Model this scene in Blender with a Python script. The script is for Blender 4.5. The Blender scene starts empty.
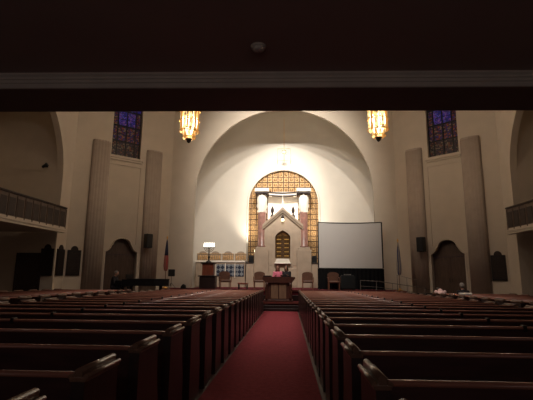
import bpy, math, random
from mathutils import Vector, Matrix
random.seed(4)
PI = math.pi
SC = bpy.context.scene
COL = SC.collection
R = math.radians

# ------------------------------------------------------------------ mesh builder
class MB:
    def __init__(s): s.v = []; s.f = []; s.sm = []
    def add(s, vs, fs, smooth=False, M=None):
        n = len(s.v)
        for p in vs:
            p = Vector(p)
            if M is not None: p = M @ p
            s.v.append(p)
        for f in fs:
            s.f.append([i + n for i in f]); s.sm.append(smooth)
        return s
    def box(s, x0, x1, y0, y1, z0, z1, b=0.0, M=None):
        if b <= 0:
            vs = [(x, y, z) for z in (z0, z1) for y in (y0, y1) for x in (x0, x1)]
            fs = [(0, 2, 3, 1), (4, 5, 7, 6), (0, 1, 5, 4), (2, 6, 7, 3), (0, 4, 6, 2), (1, 3, 7, 5)]
            return s.add(vs, fs, False, M)
        b = min(b, (x1-x0)*.45, (y1-y0)*.45, (z1-z0)*.45)
        def ring(z, k):
            return [(x0+b+k, y0+k, z), (x1-b-k, y0+k, z), (x1-k, y0+b+k, z), (x1-k, y1-b-k, z),
                    (x1-b-k, y1-k, z), (x0+b+k, y1-k, z), (x0+k, y1-b-k, z), (x0+k, y0+b+k, z)]
        rs = [ring(z0, b*.6), ring(z0+b, 0), ring(z1-b, 0), ring(z1, b*.6)]
        vs = [p for r in rs for p in r]; fs = []
        for k in range(3):
            for i in range(8):
                j = (i+1) % 8
                fs.append((k*8+i, k*8+j, k*8+8+j, k*8+8+i))
        fs.append(tuple(range(7, -1, -1))); fs.append(tuple(range(24, 32)))
        return s.add(vs, fs, False, M)
    def prism(s, poly, a0, a1, axis='z', M=None, smooth=False):
        """poly in 2D, extruded along axis. x:(y,z) y:(x,z) z:(x,y)"""
        def P(p, a):
            if axis == 'x': return (a, p[0], p[1])
            if axis == 'y': return (p[0], a, p[1])
            return (p[0], p[1], a)
        n = len(poly)
        vs = [P(p, a0) for p in poly] + [P(p, a1) for p in poly]
        s.add(vs, [tuple(range(n-1, -1, -1)), tuple(range(n, 2*n))], False, M)
        base = len(s.v) - 2*n
        for i in range(n):
            j = (i+1) % n
            s.f.append([base+i, base+j, base+n+j, base+n+i]); s.sm.append(smooth)
        return s
    def lathe(s, prof, cx=0, cy=0, seg=20, M=None, smooth=True, flute=0, fa=0.0):
        """prof: (r,z) bottom to top"""
        vs = []; fs = []
        for r, z in prof:
            for i in range(seg):
                a = 2*PI*i/seg
                rr = r*(1 - fa*(0.5+0.5*math.cos(flute*a))) if flute else r
                vs.append((cx+rr*math.cos(a), cy+rr*math.sin(a), z))
        for k in range(len(prof)-1):
            for i in range(seg):
                j = (i+1) % seg
                fs.append((k*seg+i, k*seg+j, (k+1)*seg+j, (k+1)*seg+i))
        fs.append(tuple(range(seg-1, -1, -1)))
        fs.append(tuple(range((len(prof)-1)*seg, len(prof)*seg)))
        return s.add(vs, fs, smooth, M)
    def tube(s, pts, r, seg=8, M=None, r1=None):
        pts = [Vector(p) for p in pts]; n = len(pts)
        vs = []; fs = []; prev = None
        for k, p in enumerate(pts):
            d = (pts[min(k+1, n-1)] - pts[max(k-1, 0)]).normalized()
            if prev is None:
                up = Vector((0, 0, 1)) if abs(d.z) < .9 else Vector((1, 0, 0))
                a = d.cross(up).normalized()
            else:
                a = (prev - d*prev.dot(d)).normalized()
            prev = a; b = d.cross(a)
            rr = r if r1 is None else r + (r1-r)*k/(n-1)
            for i in range(seg):
                t = 2*PI*i/seg
                vs.append(p + (a*math.cos(t) + b*math.sin(t))*rr)
        for k in range(n-1):
            for i in range(seg):
                j = (i+1) % seg
                fs.append((k*seg+i, k*seg+j, (k+1)*seg+j, (k+1)*seg+i))
        fs.append(tuple(range(seg-1, -1, -1))); fs.append(tuple(range((n-1)*seg, n*seg)))
        return s.add(vs, fs, True, M)
    def ball(s, c, r, seg=12, rings=8, sx=1, sy=1, sz=1, M=None):
        vs = [(c[0], c[1], c[2]-r*sz)]; fs = []
        for k in range(1, rings):
            t = PI*k/rings
            for i in range(seg):
                a = 2*PI*i/seg
                vs.append((c[0]+r*sx*math.sin(t)*math.cos(a), c[1]+r*sy*math.sin(t)*math.sin(a), c[2]-r*sz*math.cos(t)))
        vs.append((c[0], c[1], c[2]+r*sz))
        for i in range(seg): fs.append((0, 1+(i+1) % seg, 1+i))
        for k in range(rings-2):
            for i in range(seg):
                j = (i+1) % seg
                fs.append((1+k*seg+i, 1+k*seg+j, 1+(k+1)*seg+j, 1+(k+1)*seg+i))
        L = len(vs)-1; o = 1+(rings-2)*seg
        for i in range(seg): fs.append((o+i, o+(i+1) % seg, L))
        return s.add(vs, fs, True, M)
    def capsule(s, a, b, ra, rb, seg=10):
        a = Vector(a); b = Vector(b); d = b-a; L = d.length
        if L < 1e-5: return s.ball(a, ra, seg, 8)
        q = d.normalized().to_track_quat('Z', 'Y').to_matrix().to_4x4(); q.translation = a
        prof = []
        for k in range(5):
            t = -PI/2 + (PI/2)*k/4.0
            prof.append((max(ra*math.cos(t), ra*.05), ra*math.sin(t)))
        for k in range(5):
            t = (PI/2)*k/4.0
            prof.append((max(rb*math.cos(t), rb*.05), L+rb*math.sin(t)))
        return s.lathe(prof, seg=seg, M=q)
    def build(s, name, mat, parent=None, loc=None, rotz=0.0):
        me = bpy.data.meshes.new(name)
        me.from_pydata([tuple(p) for p in s.v], [], s.f)
        me.polygons.foreach_set('use_smooth', s.sm)
        me.materials.append(mat)
        me.update()
        o = bpy.data.objects.new(name, me); COL.objects.link(o)
        if parent is not None: o.parent = parent
        if loc is not None: o.location = loc
        o.rotation_euler = (0, 0, rotz)
        return o

def tag(o, label=None, cat=None, group=None, kind=None):
    if label: o['label'] = label
    if cat: o['category'] = cat
    if group: o['group'] = group
    if kind: o['kind'] = kind
    return o
def thing(name, label, cat, loc=(0, 0, 0), rotz=0.0, group=None, kind=None):
    o = bpy.data.objects.new(name, None); COL.objects.link(o)
    o.location = loc; o.rotation_euler = (0, 0, rotz); o.empty_display_size = .2
    return tag(o, label, cat, group, kind)
def copy_tree(o, parent=None):
    c = o.copy(); COL.objects.link(c); c.parent = parent
    for ch in list(o.children): copy_tree(ch, c)
    return c

# ------------------------------------------------------------------ materials
def mat(name, col, rough=.6, metal=0.0, spec=.5, emit=None, es=0.0, noise=0.0, nscale=4.0, bump=0.0, bscale=40.0, stretch=None, coat=0.0):
    m = bpy.data.materials.new(name); m.use_nodes = True
    nt = m.node_tree; b = nt.nodes['Principled BSDF']
    b.inputs['Base Color'].default_value = (*col, 1)
    b.inputs['Roughness'].default_value = rough
    b.inputs['Metallic'].default_value = metal
    b.inputs['Specular IOR Level'].default_value = spec
    b.inputs['Coat Weight'].default_value = coat
    if emit:
        b.inputs['Emission Color'].default_value = (*emit, 1); b.inputs['Emission Strength'].default_value = es
    tc = nt.nodes.new('ShaderNodeTexCoord'); mp = nt.nodes.new('ShaderNodeMapping')
    nt.links.new(tc.outputs['Object'], mp.inputs['Vector'])
    if stretch: mp.inputs['Scale'].default_value = stretch
    if noise:
        n = nt.nodes.new('ShaderNodeTexNoise'); n.inputs['Scale'].default_value = nscale; n.inputs['Detail'].default_value = 5
        nt.links.new(mp.outputs[0], n.inputs['Vector'])
        r = nt.nodes.new('ShaderNodeValToRGB')
        r.color_ramp.elements[0].position = .3; r.color_ramp.elements[1].position = .7
        r.color_ramp.elements[0].color = (*[c*(1-noise) for c in col], 1)
        r.color_ramp.elements[1].color = (*[min(1, c*(1+noise)) for c in col], 1)
        nt.links.new(n.outputs['Fac'], r.inputs['Fac']); nt.links.new(r.outputs['Color'], b.inputs['Base Color'])
    if bump:
        n = nt.nodes.new('ShaderNodeTexNoise'); n.inputs['Scale'].default_value = bscale; n.inputs['Detail'].default_value = 4
        nt.links.new(mp.outputs[0], n.inputs['Vector'])
        bp = nt.nodes.new('ShaderNodeBump'); bp.inputs['Strength'].default_value = bump; bp.inputs['Distance'].default_value = .01
        nt.links.new(n.outputs['Fac'], bp.inputs['Height']); nt.links.new(bp.outputs[0], b.inputs['Normal'])
    return m

M = {}
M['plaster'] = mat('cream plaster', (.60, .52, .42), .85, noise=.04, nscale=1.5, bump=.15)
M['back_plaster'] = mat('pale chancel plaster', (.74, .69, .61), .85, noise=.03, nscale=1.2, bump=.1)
M['pilaster'] = mat('tan stone pilaster', (.42, .345, .285), .8, noise=.06, nscale=3)
M['ceiling'] = mat('brown ceiling plaster', (.42, .34, .28), .9, noise=.04)
M['soffit'] = mat('dark soffit paint', (.44, .33, .31), .7, noise=.04, nscale=1)
M['beam'] = mat('dark red brown beam', (.24, .17, .16), .6, noise=.06)
M['moulding'] = mat('cream moulding', (.66, .57, .51), .6, noise=.05)
M['floor'] = mat('dark wood floor', (.06, .026, .02), .45, noise=.3, nscale=3, stretch=(8, .6, 1))
M['carpet'] = mat('crimson carpet', (.27, .05, .062), .95, noise=.15, nscale=14, bump=.6, bscale=300, spec=.1)
M['stepcarpet'] = mat('burgundy step carpet', (.12, .022, .03), .95, noise=.15, nscale=20, bump=.4, bscale=200, spec=.1)
M['edge'] = mat('red wood edge', (.14, .035, .028), .4, noise=.15, nscale=4)
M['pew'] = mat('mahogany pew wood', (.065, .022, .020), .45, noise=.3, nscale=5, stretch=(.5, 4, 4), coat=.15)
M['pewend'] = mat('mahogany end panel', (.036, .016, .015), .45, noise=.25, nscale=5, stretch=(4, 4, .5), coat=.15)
M['cap'] = mat('polished pew cap', (.19, .105, .07), .28, noise=.2, nscale=8, coat=.5)  # base colour lightened to carry the bright wall's reflection on the caps
M['rail'] = mat('polished rail', (.42, .18, .13), .25, noise=.15, nscale=6, stretch=(.5, 4, 4), coat=.5)  # colour raised to stand in for the highlight along the rail tops
M['darkwood'] = mat('near black wood', (.022, .010, .009), .5, noise=.2)
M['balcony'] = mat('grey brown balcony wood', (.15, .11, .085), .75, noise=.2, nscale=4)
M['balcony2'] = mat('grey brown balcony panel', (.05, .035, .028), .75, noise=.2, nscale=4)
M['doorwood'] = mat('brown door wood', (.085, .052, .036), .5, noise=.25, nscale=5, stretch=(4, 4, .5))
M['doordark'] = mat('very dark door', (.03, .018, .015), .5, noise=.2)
M['bronze'] = mat('dark bronze', (.035, .024, .020), .45, metal=.4, noise=.3, nscale=12, bump=.4, bscale=60)
M['gold'] = mat('gilded metal', (.80, .47, .13), .36, metal=.85, noise=.15, nscale=10)
M['goldpaint'] = mat('gilded relief', (.52, .32, .14), .5, metal=.25, noise=.3, nscale=14)
M['golddark'] = mat('lattice ground', (.09, .045, .02), .7, noise=.3, nscale=20)
M['marble'] = mat('cream marble', (.41, .32, .24), .45, noise=.08, nscale=3)
M['white'] = mat('white marble', (.88, .82, .72), .5, noise=.04, nscale=4)
M['pink'] = mat('rose marble', (.25, .125, .10), .35, noise=.25, nscale=6)
M['grille'] = mat('bronze grille', (.22, .12, .04), .4, metal=.7, noise=.2, nscale=20)
M['blackmetal'] = mat('black metal', (.015, .015, .016), .4, metal=.3, noise=.1)
M['black'] = mat('black plastic', (.012, .012, .013), .55, noise=.1)
M['piano'] = mat('black piano lacquer', (.008, .008, .009), .35, noise=.1, spec=.3)
M['blackcloth'] = mat('black cloth', (.008, .008, .009), .95, noise=.2, nscale=30, spec=.1)
M['screen'] = mat('matte screen', (.60, .58, .56), .7, noise=.01)
M['ivory'] = mat('ivory', (.8, .77, .68), .4, noise=.03)
M['redwood'] = mat('red brown wood', (.20, .055, .03), .4, noise=.25, nscale=5, stretch=(4, 4, .6))
M['chairwood'] = mat('chair wood', (.20, .085, .05), .45, noise=.2, nscale=6)
M['leather'] = mat('brown leather', (.11, .048, .028), .55, noise=.15, nscale=8, bump=.3, bscale=80)
M['chrome'] = mat('steel', (.16, .15, .14), .45, metal=.7, noise=.05)
M['navy'] = mat('dark navy cover', (.007, .010, .012), .9, noise=.15)
M['paper'] = mat('white paper', (.78, .76, .72), .8, noise=.02)
M['pulpit'] = mat('dark pulpit wood', (.085, .032, .022), .4, noise=.25, nscale=5, stretch=(4, 4, .6))
M['pulpitpanel'] = mat('tan pulpit panel', (.25, .16, .10), .5, noise=.15, nscale=5, stretch=(4, 4, .6))
M['skin'] = mat('skin', (.48, .27, .19), .55, noise=.06, nscale=12)
M['hairred'] = mat('auburn hair', (.16, .055, .03), .6, noise=.3, nscale=30, stretch=(6, 6, 1))
M['hairdark'] = mat('dark hair', (.02, .013, .010), .6, noise=.3, nscale=30, stretch=(6, 6, 1))
M['hairgrey'] = mat('grey hair', (.22, .20, .18), .7, noise=.3, nscale=30)
M['pinkcloth'] = mat('pink knit', (.80, .22, .34), .9, noise=.1, nscale=30)
M['palepink'] = mat('pale pink cloth', (.88, .62, .60), .9, noise=.08, nscale=20)
M['darkcloth'] = mat('dark cloth', (.022, .020, .024), .9, noise=.2, nscale=20)
M['greycloth'] = mat('grey trousers', (.05, .05, .055), .9, noise=.2, nscale=20)
M['shoe'] = mat('black shoe', (.012, .010, .010), .45, noise=.1)
M['candle'] = mat('lit candle lamp', (1, .95, .85), .5, emit=(1, .90, .74), es=7, noise=.02)
M['tube'] = mat('lit amber glass', (.12, .07, .03), .3, emit=(1, .66, .26), es=5.0, noise=.05)
M['tubegold'] = mat('lit gold glass', (.10, .055, .02), .3, emit=(1, .42, .09), es=.55, noise=.2, nscale=6)
M['eternal'] = mat('lit lamp glass', (1, .8, .5), .4, emit=(1, .8, .5), es=5, noise=.02)

def emission_tubes(m):   # the lamp glass is unevenly lit, brighter around the bulbs inside
    nt = m.node_tree; b = nt.nodes['Principled BSDF']
    tc = nt.nodes.new('ShaderNodeTexCoord'); n = nt.nodes.new('ShaderNodeTexNoise'); n.inputs['Scale'].default_value = 5.5
    nt.links.new(tc.outputs['Object'], n.inputs['Vector'])
    r = nt.nodes.new('ShaderNodeMapRange'); r.inputs['From Min'].default_value = .35; r.inputs['From Max'].default_value = .65
    r.inputs['To Min'].default_value = .12; r.inputs['To Max'].default_value = 2.6
    nt.links.new(n.outputs['Fac'], r.inputs['Value']); nt.links.new(r.outputs[0], b.inputs['Emission Strength'])
emission_tubes(M['tube'])

def glass_mat(name, cols, strength):
    m = bpy.data.materials.new(name); m.use_nodes = True
    nt = m.node_tree; b = nt.nodes['Principled BSDF']
    tc = nt.nodes.new('ShaderNodeTexCoord'); v = nt.nodes.new('ShaderNodeTexVoronoi'); v.inputs['Scale'].default_value = 13
    nt.links.new(tc.outputs['Object'], v.inputs['Vector'])
    sep = nt.nodes.new('ShaderNodeSeparateColor'); nt.links.new(v.outputs['Color'], sep.inputs[0])
    r = nt.nodes.new('ShaderNodeValToRGB'); r.color_ramp.interpolation = 'CONSTANT'
    while len(r.color_ramp.elements) < len(cols): r.color_ramp.elements.new(.5)
    for i, c in enumerate(cols):
        r.color_ramp.elements[i].position = i/len(cols); r.color_ramp.elements[i].color = (*c, 1)
    nt.links.new(sep.outputs[0], r.inputs['Fac'])
    v2 = nt.nodes.new('ShaderNodeTexVoronoi'); v2.feature = 'DISTANCE_TO_EDGE'; v2.inputs['Scale'].default_value = 13
    nt.links.new(tc.outputs['Object'], v2.inputs['Vector'])
    mr = nt.nodes.new('ShaderNodeMapRange'); mr.inputs['From Min'].default_value = .02; mr.inputs['From Max'].default_value = .08
    nt.links.new(v2.outputs['Distance'], mr.inputs['Value'])
    mx = nt.nodes.new('ShaderNodeMix'); mx.data_type = 'RGBA'; mx.inputs[6].default_value = (.004, .004, .005, 1)
    nt.links.new(mr.outputs[0], mx.inputs[0]); nt.links.new(r.outputs[0], mx.inputs[7])
    nt.links.new(mx.outputs[2], b.inputs['Base Color']); nt.links.new(mx.outputs[2], b.inputs['Emission Color'])
    b.inputs['Emission Strength'].default_value = strength; b.inputs['Roughness'].default_value = .3  # weak glow stands in for outside light passing through the panes
    return m
M['glassblue'] = glass_mat('blue stained glass', [(.02, .02, .30), (.10, .04, .40), (.03, .03, .12), (.20, .10, .32), (.02, .03, .20), (.10, .12, .5)], .19)
M['glassmix'] = glass_mat('mixed stained glass', [(.06, .03, .16), (.28, .08, .04), (.03, .02, .05), (.22, .17, .12), (.05, .03, .20), (.14, .03, .04)], .05)
M['glassdim'] = glass_mat('dim stained glass', [(.05, .03, .05), (.16, .06, .03), (.02, .015, .02), (.16, .13, .09), (.05, .02, .03)], .06)

def flag_mat(kind):
    m = bpy.data.materials.new('flag ' + kind); m.use_nodes = True
    nt = m.node_tree; b = nt.nodes['Principled BSDF']; b.inputs['Roughness'].default_value = .85
    tc = nt.nodes.new('ShaderNodeTexCoord'); w = nt.nodes.new('ShaderNodeTexWave')
    w.bands_direction = 'X'; w.inputs['Scale'].default_value = 7 if kind == 'us' else 3.2; w.inputs['Distortion'].default_value = 1.2
    nt.links.new(tc.outputs['Object'], w.inputs['Vector'])
    r = nt.nodes.new('ShaderNodeValToRGB'); r.color_ramp.interpolation = 'CONSTANT'
    r.color_ramp.elements[0].color = (.42, .03, .03, 1) if kind == 'us' else (.30, .28, .25, 1)
    r.color_ramp.elements[1].position = .62; r.color_ramp.elements[1].color = (.30, .22, .18, 1) if kind == 'us' else (.03, .04, .14, 1)
    nt.links.new(w.outputs['Fac'], r.inputs['Fac']); nt.links.new(r.outputs['Color'], b.inputs['Base Color'])
    return m
M['flagus'] = flag_mat('us'); M['flagblue'] = flag_mat('blue')
M['canton'] = mat('navy flag canton', (.02, .022, .06), .85, noise=.2, nscale=20)

def lattice_mat():
    m = bpy.data.materials.new('blue and white lattice'); m.use_nodes = True
    nt = m.node_tree; b = nt.nodes['Principled BSDF']; b.inputs['Roughness'].default_value = .5
    tc = nt.nodes.new('ShaderNodeTexCoord'); mp = nt.nodes.new('ShaderNodeMapping'); mp.inputs['Rotation'].default_value = (0, R(45), 0)
    nt.links.new(tc.outputs['Object'], mp.inputs['Vector'])
    ck = nt.nodes.new('ShaderNodeTexChecker'); ck.inputs['Scale'].default_value = 5.5
    ck.inputs['Color1'].default_value = (.012, .022, .05, 1); ck.inputs['Color2'].default_value = (.24, .26, .28, 1)
    nt.links.new(mp.outputs[0], ck.inputs['Vector']); nt.links.new(ck.outputs['Color'], b.inputs['Base Color'])
    return m
M['lattice'] = lattice_mat()

# ------------------------------------------------------------------ geometry constants
def zf(y):
    return 0.0 if y < 5 else -0.14*min(1.0, (y-5)/14.5)
CX, CY, DA = 6.35, 23.0, R(48)
WX = 10.29; WEY = 23 - math.cos(DA)*5.3            # side wall plane, corner
Z1, Z2 = .25, .76                                   # lower and upper platform
TOP = 14.0
def dg(side, s, off=0.0, z=0.0):
    tx, ty = side*math.sin(DA), -math.cos(DA)
    nx, ny = -side*math.cos(DA), -math.sin(DA)
    return (side*CX + tx*s + nx*off, CY + ty*s + ny*off, z)
def drot(side): return R(42) if side < 0 else R(-42)

def wall_mesh(mb, u0, u1, v0, v1, ops, th):
    """wall in local x/z, front face at y=0 facing -y, thickness to +y; ops: (vb, [(u,v)...]) with u rising"""
    ops = sorted(ops, key=lambda o: o[1][0][0])
    cur = u0
    def slab(a, b, c, d):
        if b-a > 1e-4 and d-c > 1e-4: mb.box(a, b, 0, th, c, d)
    for vb, pr in ops:
        slab(cur, pr[0][0], v0, v1)
        slab(pr[0][0], pr[-1][0], v0, vb)
        for (a, va), (b, vv) in zip(pr[:-1], pr[1:]):
            if b-a < 1e-5: continue
            vs = [(a, 0, va), (b, 0, vv), (b, 0, v1), (a, 0, v1), (a, th, va), (b, th, vv), (b, th, v1), (a, th, v1)]
            mb.add(vs, [(0, 1, 2, 3), (5, 4, 7, 6), (1, 0, 4, 5), (3, 2, 6, 7)])
        cur = pr[-1][0]
    slab(cur, u1, v0, v1)

def arc(c, r, vs, n=48):
    return [(c - r*math.cos(PI*i/n), vs + r*math.sin(PI*i/n)) for i in range(n+1)]

# ------------------------------------------------------------------ room shell
fl = MB(); ys = [-3.4, 5, 19.5, 27.2]
for a, b in zip(ys[:-1], ys[1:]):
    za, zb = zf(a), zf(b)
    fl.add([(-14.2, a, za), (14.2, a, za), (14.2, b, zb), (-14.2, b, zb), (-14.2, a, za-.3), (14.2, a, za-.3), (14.2, b, zb-.3), (-14.2, b, zb-.3)],
           [(0, 1, 2, 3), (4, 7, 6, 5), (0, 4, 5, 1), (1, 5, 6, 2), (2, 6, 7, 3), (3, 7, 4, 0)])
tag(fl.build('floor', M['floor']), kind='structure')
tag(MB().box(-14.2, 14.2, 4.4, 27.2, TOP, TOP+.2).build('ceiling', M['ceiling']), kind='structure')

# front wall with the great arch
ACX, AR, AZ = .09, 5.03, 6.02
w = MB(); wall_mesh(w, -CX-.02, CX+.02, -.5, TOP, [(-.5, arc(ACX, AR, AZ))], .14)
tag(w.build('wall_front', M['plaster'], loc=(0, CY, 0)), kind='structure')
# chancel behind the arch: back wall with ark niche, side walls, barrel vault
NX, NR, NZ = .05, 2.22, 5.9
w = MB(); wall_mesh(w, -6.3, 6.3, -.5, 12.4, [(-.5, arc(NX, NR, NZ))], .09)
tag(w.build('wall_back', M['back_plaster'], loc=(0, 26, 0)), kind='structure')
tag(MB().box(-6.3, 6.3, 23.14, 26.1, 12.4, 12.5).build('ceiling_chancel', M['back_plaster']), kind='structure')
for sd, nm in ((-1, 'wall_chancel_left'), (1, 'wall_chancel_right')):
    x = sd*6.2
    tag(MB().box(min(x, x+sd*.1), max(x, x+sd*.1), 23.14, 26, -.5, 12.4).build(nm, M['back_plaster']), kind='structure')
tag(MB().box(-2.4, 2.5, 26.7, 26.8, -.5, 9).build('wall_niche', M['white']), kind='structure')

# ogee door head
def ogee(c, hw, n=1):
    pr = [(-1, 2.62), (-.93, 2.63), (-.85, 2.66), (-.76, 2.72), (-.68, 2.81), (-.62, 2.93)]
    for i in range(13):
        t = PI*(1 - i/12.0)
        pr.append((.55*math.cos(t), 2.99 + .33*math.sin(t)))
    pr += [(-a, b) for a, b in pr[5::-1]]
    return [(c + hw*a, b) for a, b in pr]
# diagonal walls with window and door openings
for side, nm in ((-1, 'left'), (1, 'right')):
    w = MB()
    u0, u1 = (-5.32, 0.0) if side < 0 else (0.0, 5.32)
    dc = side*2.6; wc = side*2.72
    wall_mesh(w, u0, u1, -.5, 5.0, [(Z1, ogee(dc, .86))], .45)
    wall_mesh(w, u0, u1, 5.0, TOP, [(7.66, [(wc-.79, 11.4), (wc+.79, 11.4)])], .45)
    tag(w.build('wall_diagonal_' + nm, M['plaster'], loc=(side*CX, CY, 0), rotz=drot(side)), kind='structure')
    # side wall with transept arch
    w = MB(); c = 14.5
    if side < 0: wall_mesh(w, -3.2, WEY+.05, -.5, TOP, [(-.5, arc(c, 4.1, 6.0))], .3)
    else: wall_mesh(w, -WEY-.05, 3.2, -.5, TOP, [(-.5, arc(-c, 4.1, 6.0))], .3)
    tag(w.build('wall_' + nm, M['plaster'], loc=(side*WX, 0, 0), rotz=R(90) if side < 0 else R(-90)), kind='structure')
    # transept recess
    xa, xb = sorted((side*(WX+.3), side*14.0))
    tag(MB().box(xa, xb, 18.6, 18.8, -.5, 10.6).build('wall_transept_end_' + nm, M['plaster']), kind='structure')
    tag(MB().box(xa, xb, 10.2, 10.4, -.5, 10.6).build('wall_transept_near_' + nm, M['plaster']), kind='structure')
    xo = side*14.0
    tag(MB().box(min(xo, xo+side*.2), max(xo, xo+side*.2), 10.2, 18.8, -.5, 10.6).build('wall_transept_' + nm, M['plaster']), kind='structure')
    tag(MB().box(min(xa, xo), max(xb, xo), 10.2, 18.8, 10.4, 10.6).build('ceiling_transept_' + nm, M['plaster']), kind='structure')
tag(MB().box(-WX-.3, WX+.3, -3.4, -3.2, -.5, TOP).build('wall_rear', M['plaster']), kind='structure')

# gallery overhead: soffit, crown moulding and beam at its front edge (nearly square to the aisle)
def yq(x, y): return y + .024*x
def skew(mb):
    for p in mb.v: p.y += .024*p.x
    return mb
tag(MB().box(-WX, WX, -3.2, 4.6, 3.77, 4.06).build('ceiling_gallery', M['soffit']), kind='structure')
b = MB().box(-WX, WX, 4.44, 5.11, 3.60, 4.06)
b.box(-WX, WX, 5.01, 5.11, 4.06, 4.9)
tag(skew(b).build('trim_1', M['beam']), kind='structure')
m_ = MB()
prof = [(4.44, 3.605), (4.42, 3.605), (4.42, 3.66), (4.405, 3.668), (4.405, 3.70), (4.39, 3.708), (4.39, 3.715), (4.385, 3.73), (4.37, 3.745), (4.365, 3.75), (4.365, 3.77), (4.44, 3.77)]
m_.prism(prof, -WX+.01, WX-.01, 'x')
tag(skew(m_).build('trim_2', M['moulding']), kind='structure')
g = MB().box(-WX, WX, -3.2, 5.0, 4.06, 4.1)
tag(g.build('floor_gallery', M['floor']), kind='structure')

# smoke detector under the gallery
t = thing('smoke_detector', 'small round white smoke detector on the dark ceiling', 'smoke detector', (.06, 3.84, 3.77))
MB().lathe([(.075, -.02), (.08, 0)], seg=24).build('base', M['moulding'], t)
MB().lathe([(.03, -.055), (.055, -.045), (.062, -.02)], seg=24).build('cover', M['moulding'], t)

# platforms
pl = MB(); e = 19.9
corner = (23 - e)/math.cos(DA)
P = [(-6.35 - math.sin(DA)*corner + .03, e), (6.35 + math.sin(DA)*corner - .03, e), (6.33, 22.98), (5.05, 22.99), (5.05, 26), (-4.9, 26), (-4.9, 22.99), (-6.33, 22.98)]
pl.prism(P, -.45, Z1, 'z')
tag(pl.build('floor_lower_platform', M['stepcarpet']), kind='structure')
tag(MB().box(-6.2, 6.2, 21.35, 22.99, Z1, Z2).box(-4.9, 5.05, 22.99, 26.6, Z1, Z2).build('floor_upper_platform', M['stepcarpet']), kind='structure')
tag(MB().box(-6.22, 6.22, 21.30, 21.36, Z2-.07, Z2+.012).build('trim_3', M['edge']), kind='structure')
tag(MB().box(-9.7, 9.7, 19.84, 19.9, Z1-.07, Z1+.012).build('trim_4', M['edge']), kind='structure')
st = thing('front_steps', 'dark carpeted steps at the end of the red aisle below the pulpit', 'steps', (0, 19.5, -.14))
for k in range(2):
    MB().box(-2.0, 2.0, -.02+.2*k, .34, .13*k, .13*(k+1), .012).build('step', M['darkwood'], st)
st = thing('platform_step', 'dark step behind the pulpit up to the upper platform', 'steps', (0, 21.07, Z1))
MB().box(-2.0, 2.0, 0, .225, 0, .255, .012).build('tread', M['darkwood'], st)

# aisle carpet
c = MB()
ys2 = [-2.5, 5, 19.46]
for a, b2 in zip(ys2[:-1], ys2[1:]):
    za, zb = zf(a)+.001, zf(b2)+.001
    x0, x1 = -.73, .77
    c.add([(x0, a, za), (x1, a, za), (x1, b2, zb), (x0, b2, zb), (x0, a, za+.012), (x1, a, za+.012), (x1, b2, zb+.012), (x0, b2, zb+.012)],
          [(3, 2, 1, 0), (4, 5, 6, 7), (0, 1, 5, 4), (1, 2, 6, 5), (2, 3, 7, 6), (3, 0, 4, 7)])
tag(c.build('aisle_carpet', M['carpet']), 'long crimson carpet running down the centre aisle', 'carpet')

# ------------------------------------------------------------------ pews
def make_pew(L, divider=True, name='church_pew'):
    t = thing(name, 'x', 'pew')
    th = .075
    for x0 in (0.0, L-th):
        pan = [(-.04, .002), (.50, .002), (.50, .40), (.455, .56), (.43, .70), (.415, .91), (-.04, .91)]
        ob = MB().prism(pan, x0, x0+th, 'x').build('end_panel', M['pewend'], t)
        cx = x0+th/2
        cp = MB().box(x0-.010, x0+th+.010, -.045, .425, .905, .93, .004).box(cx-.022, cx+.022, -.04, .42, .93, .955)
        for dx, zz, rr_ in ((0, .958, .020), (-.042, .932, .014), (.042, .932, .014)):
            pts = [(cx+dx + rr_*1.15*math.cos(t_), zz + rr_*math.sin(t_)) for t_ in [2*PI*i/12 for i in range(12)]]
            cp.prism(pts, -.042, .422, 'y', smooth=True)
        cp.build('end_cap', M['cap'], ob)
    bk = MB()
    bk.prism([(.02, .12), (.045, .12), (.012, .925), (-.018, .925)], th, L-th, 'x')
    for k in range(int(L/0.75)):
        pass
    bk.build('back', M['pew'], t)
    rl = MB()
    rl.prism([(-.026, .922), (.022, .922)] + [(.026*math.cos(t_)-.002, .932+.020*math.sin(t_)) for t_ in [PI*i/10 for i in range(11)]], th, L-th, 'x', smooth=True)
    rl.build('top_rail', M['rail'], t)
    MB().prism([(.04, .40), (.43, .43), (.46, .44), (.46, .46), (.43, .47), (.04, .44)], th, L-th, 'x').build('seat', M['pew'], t)
    MB().box(th, L-th, .36, .385, .05, .41).build('apron', M['pew'], t)
    rk = MB().box(th+.15, L-th-.15, -.10, -.09, .60, .70).box(th+.15, L-th-.15, -.10, .0, .595, .607)
    rk.build('book_rack', M['pew'], t)
    if divider:
        d = MB().box(L/2-.022, L/2+.022, -.036, .05, .90, .966, .008)
        d.prism([(.05, .44), (.40, .44), (.38, .62), (.05, .80)], L/2-.02, L/2+.02, 'x')
        d.build('divider', M['darkwood'], t)
    return t

rows = [2.43 + .866*n for n in range(-1, 20)]
ORD = ['nearest', 'second', 'third', 'fourth', 'fifth', 'sixth', 'seventh', 'eighth', 'ninth', 'tenth']
def rowname(i, n):
    if i == 0: return 'nearest to the camera'
    if i == n-1: return 'frontmost, before the platform'
    if i < n/2 and i < 10: return ORD[i] + ' row from the camera'
    return (['', 'second', 'third', 'fourth', 'fifth', 'sixth', 'seventh', 'eighth', 'ninth', 'tenth', 'eleventh'][n-1-i]) + ' row back from the platform'
proto = make_pew(4.38); first = True
for side, x, nm in ((-1, -5.15, 'left'), (1, .82, 'right')):
    for i, y in enumerate(rows):
        o = proto if first else copy_tree(proto); first = False
        yy = y - (.03 if side > 0 else 0)
        o.location = (x, yy, zf(yy))
        o['label'] = 'long mahogany pew just %s of the aisle, %s' % (nm, rowname(i, len(rows)))
        o['group'] = 'pews in the %s centre block' % nm
sproto = make_pew(3.1, False, 'side_pew'); first = True
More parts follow.
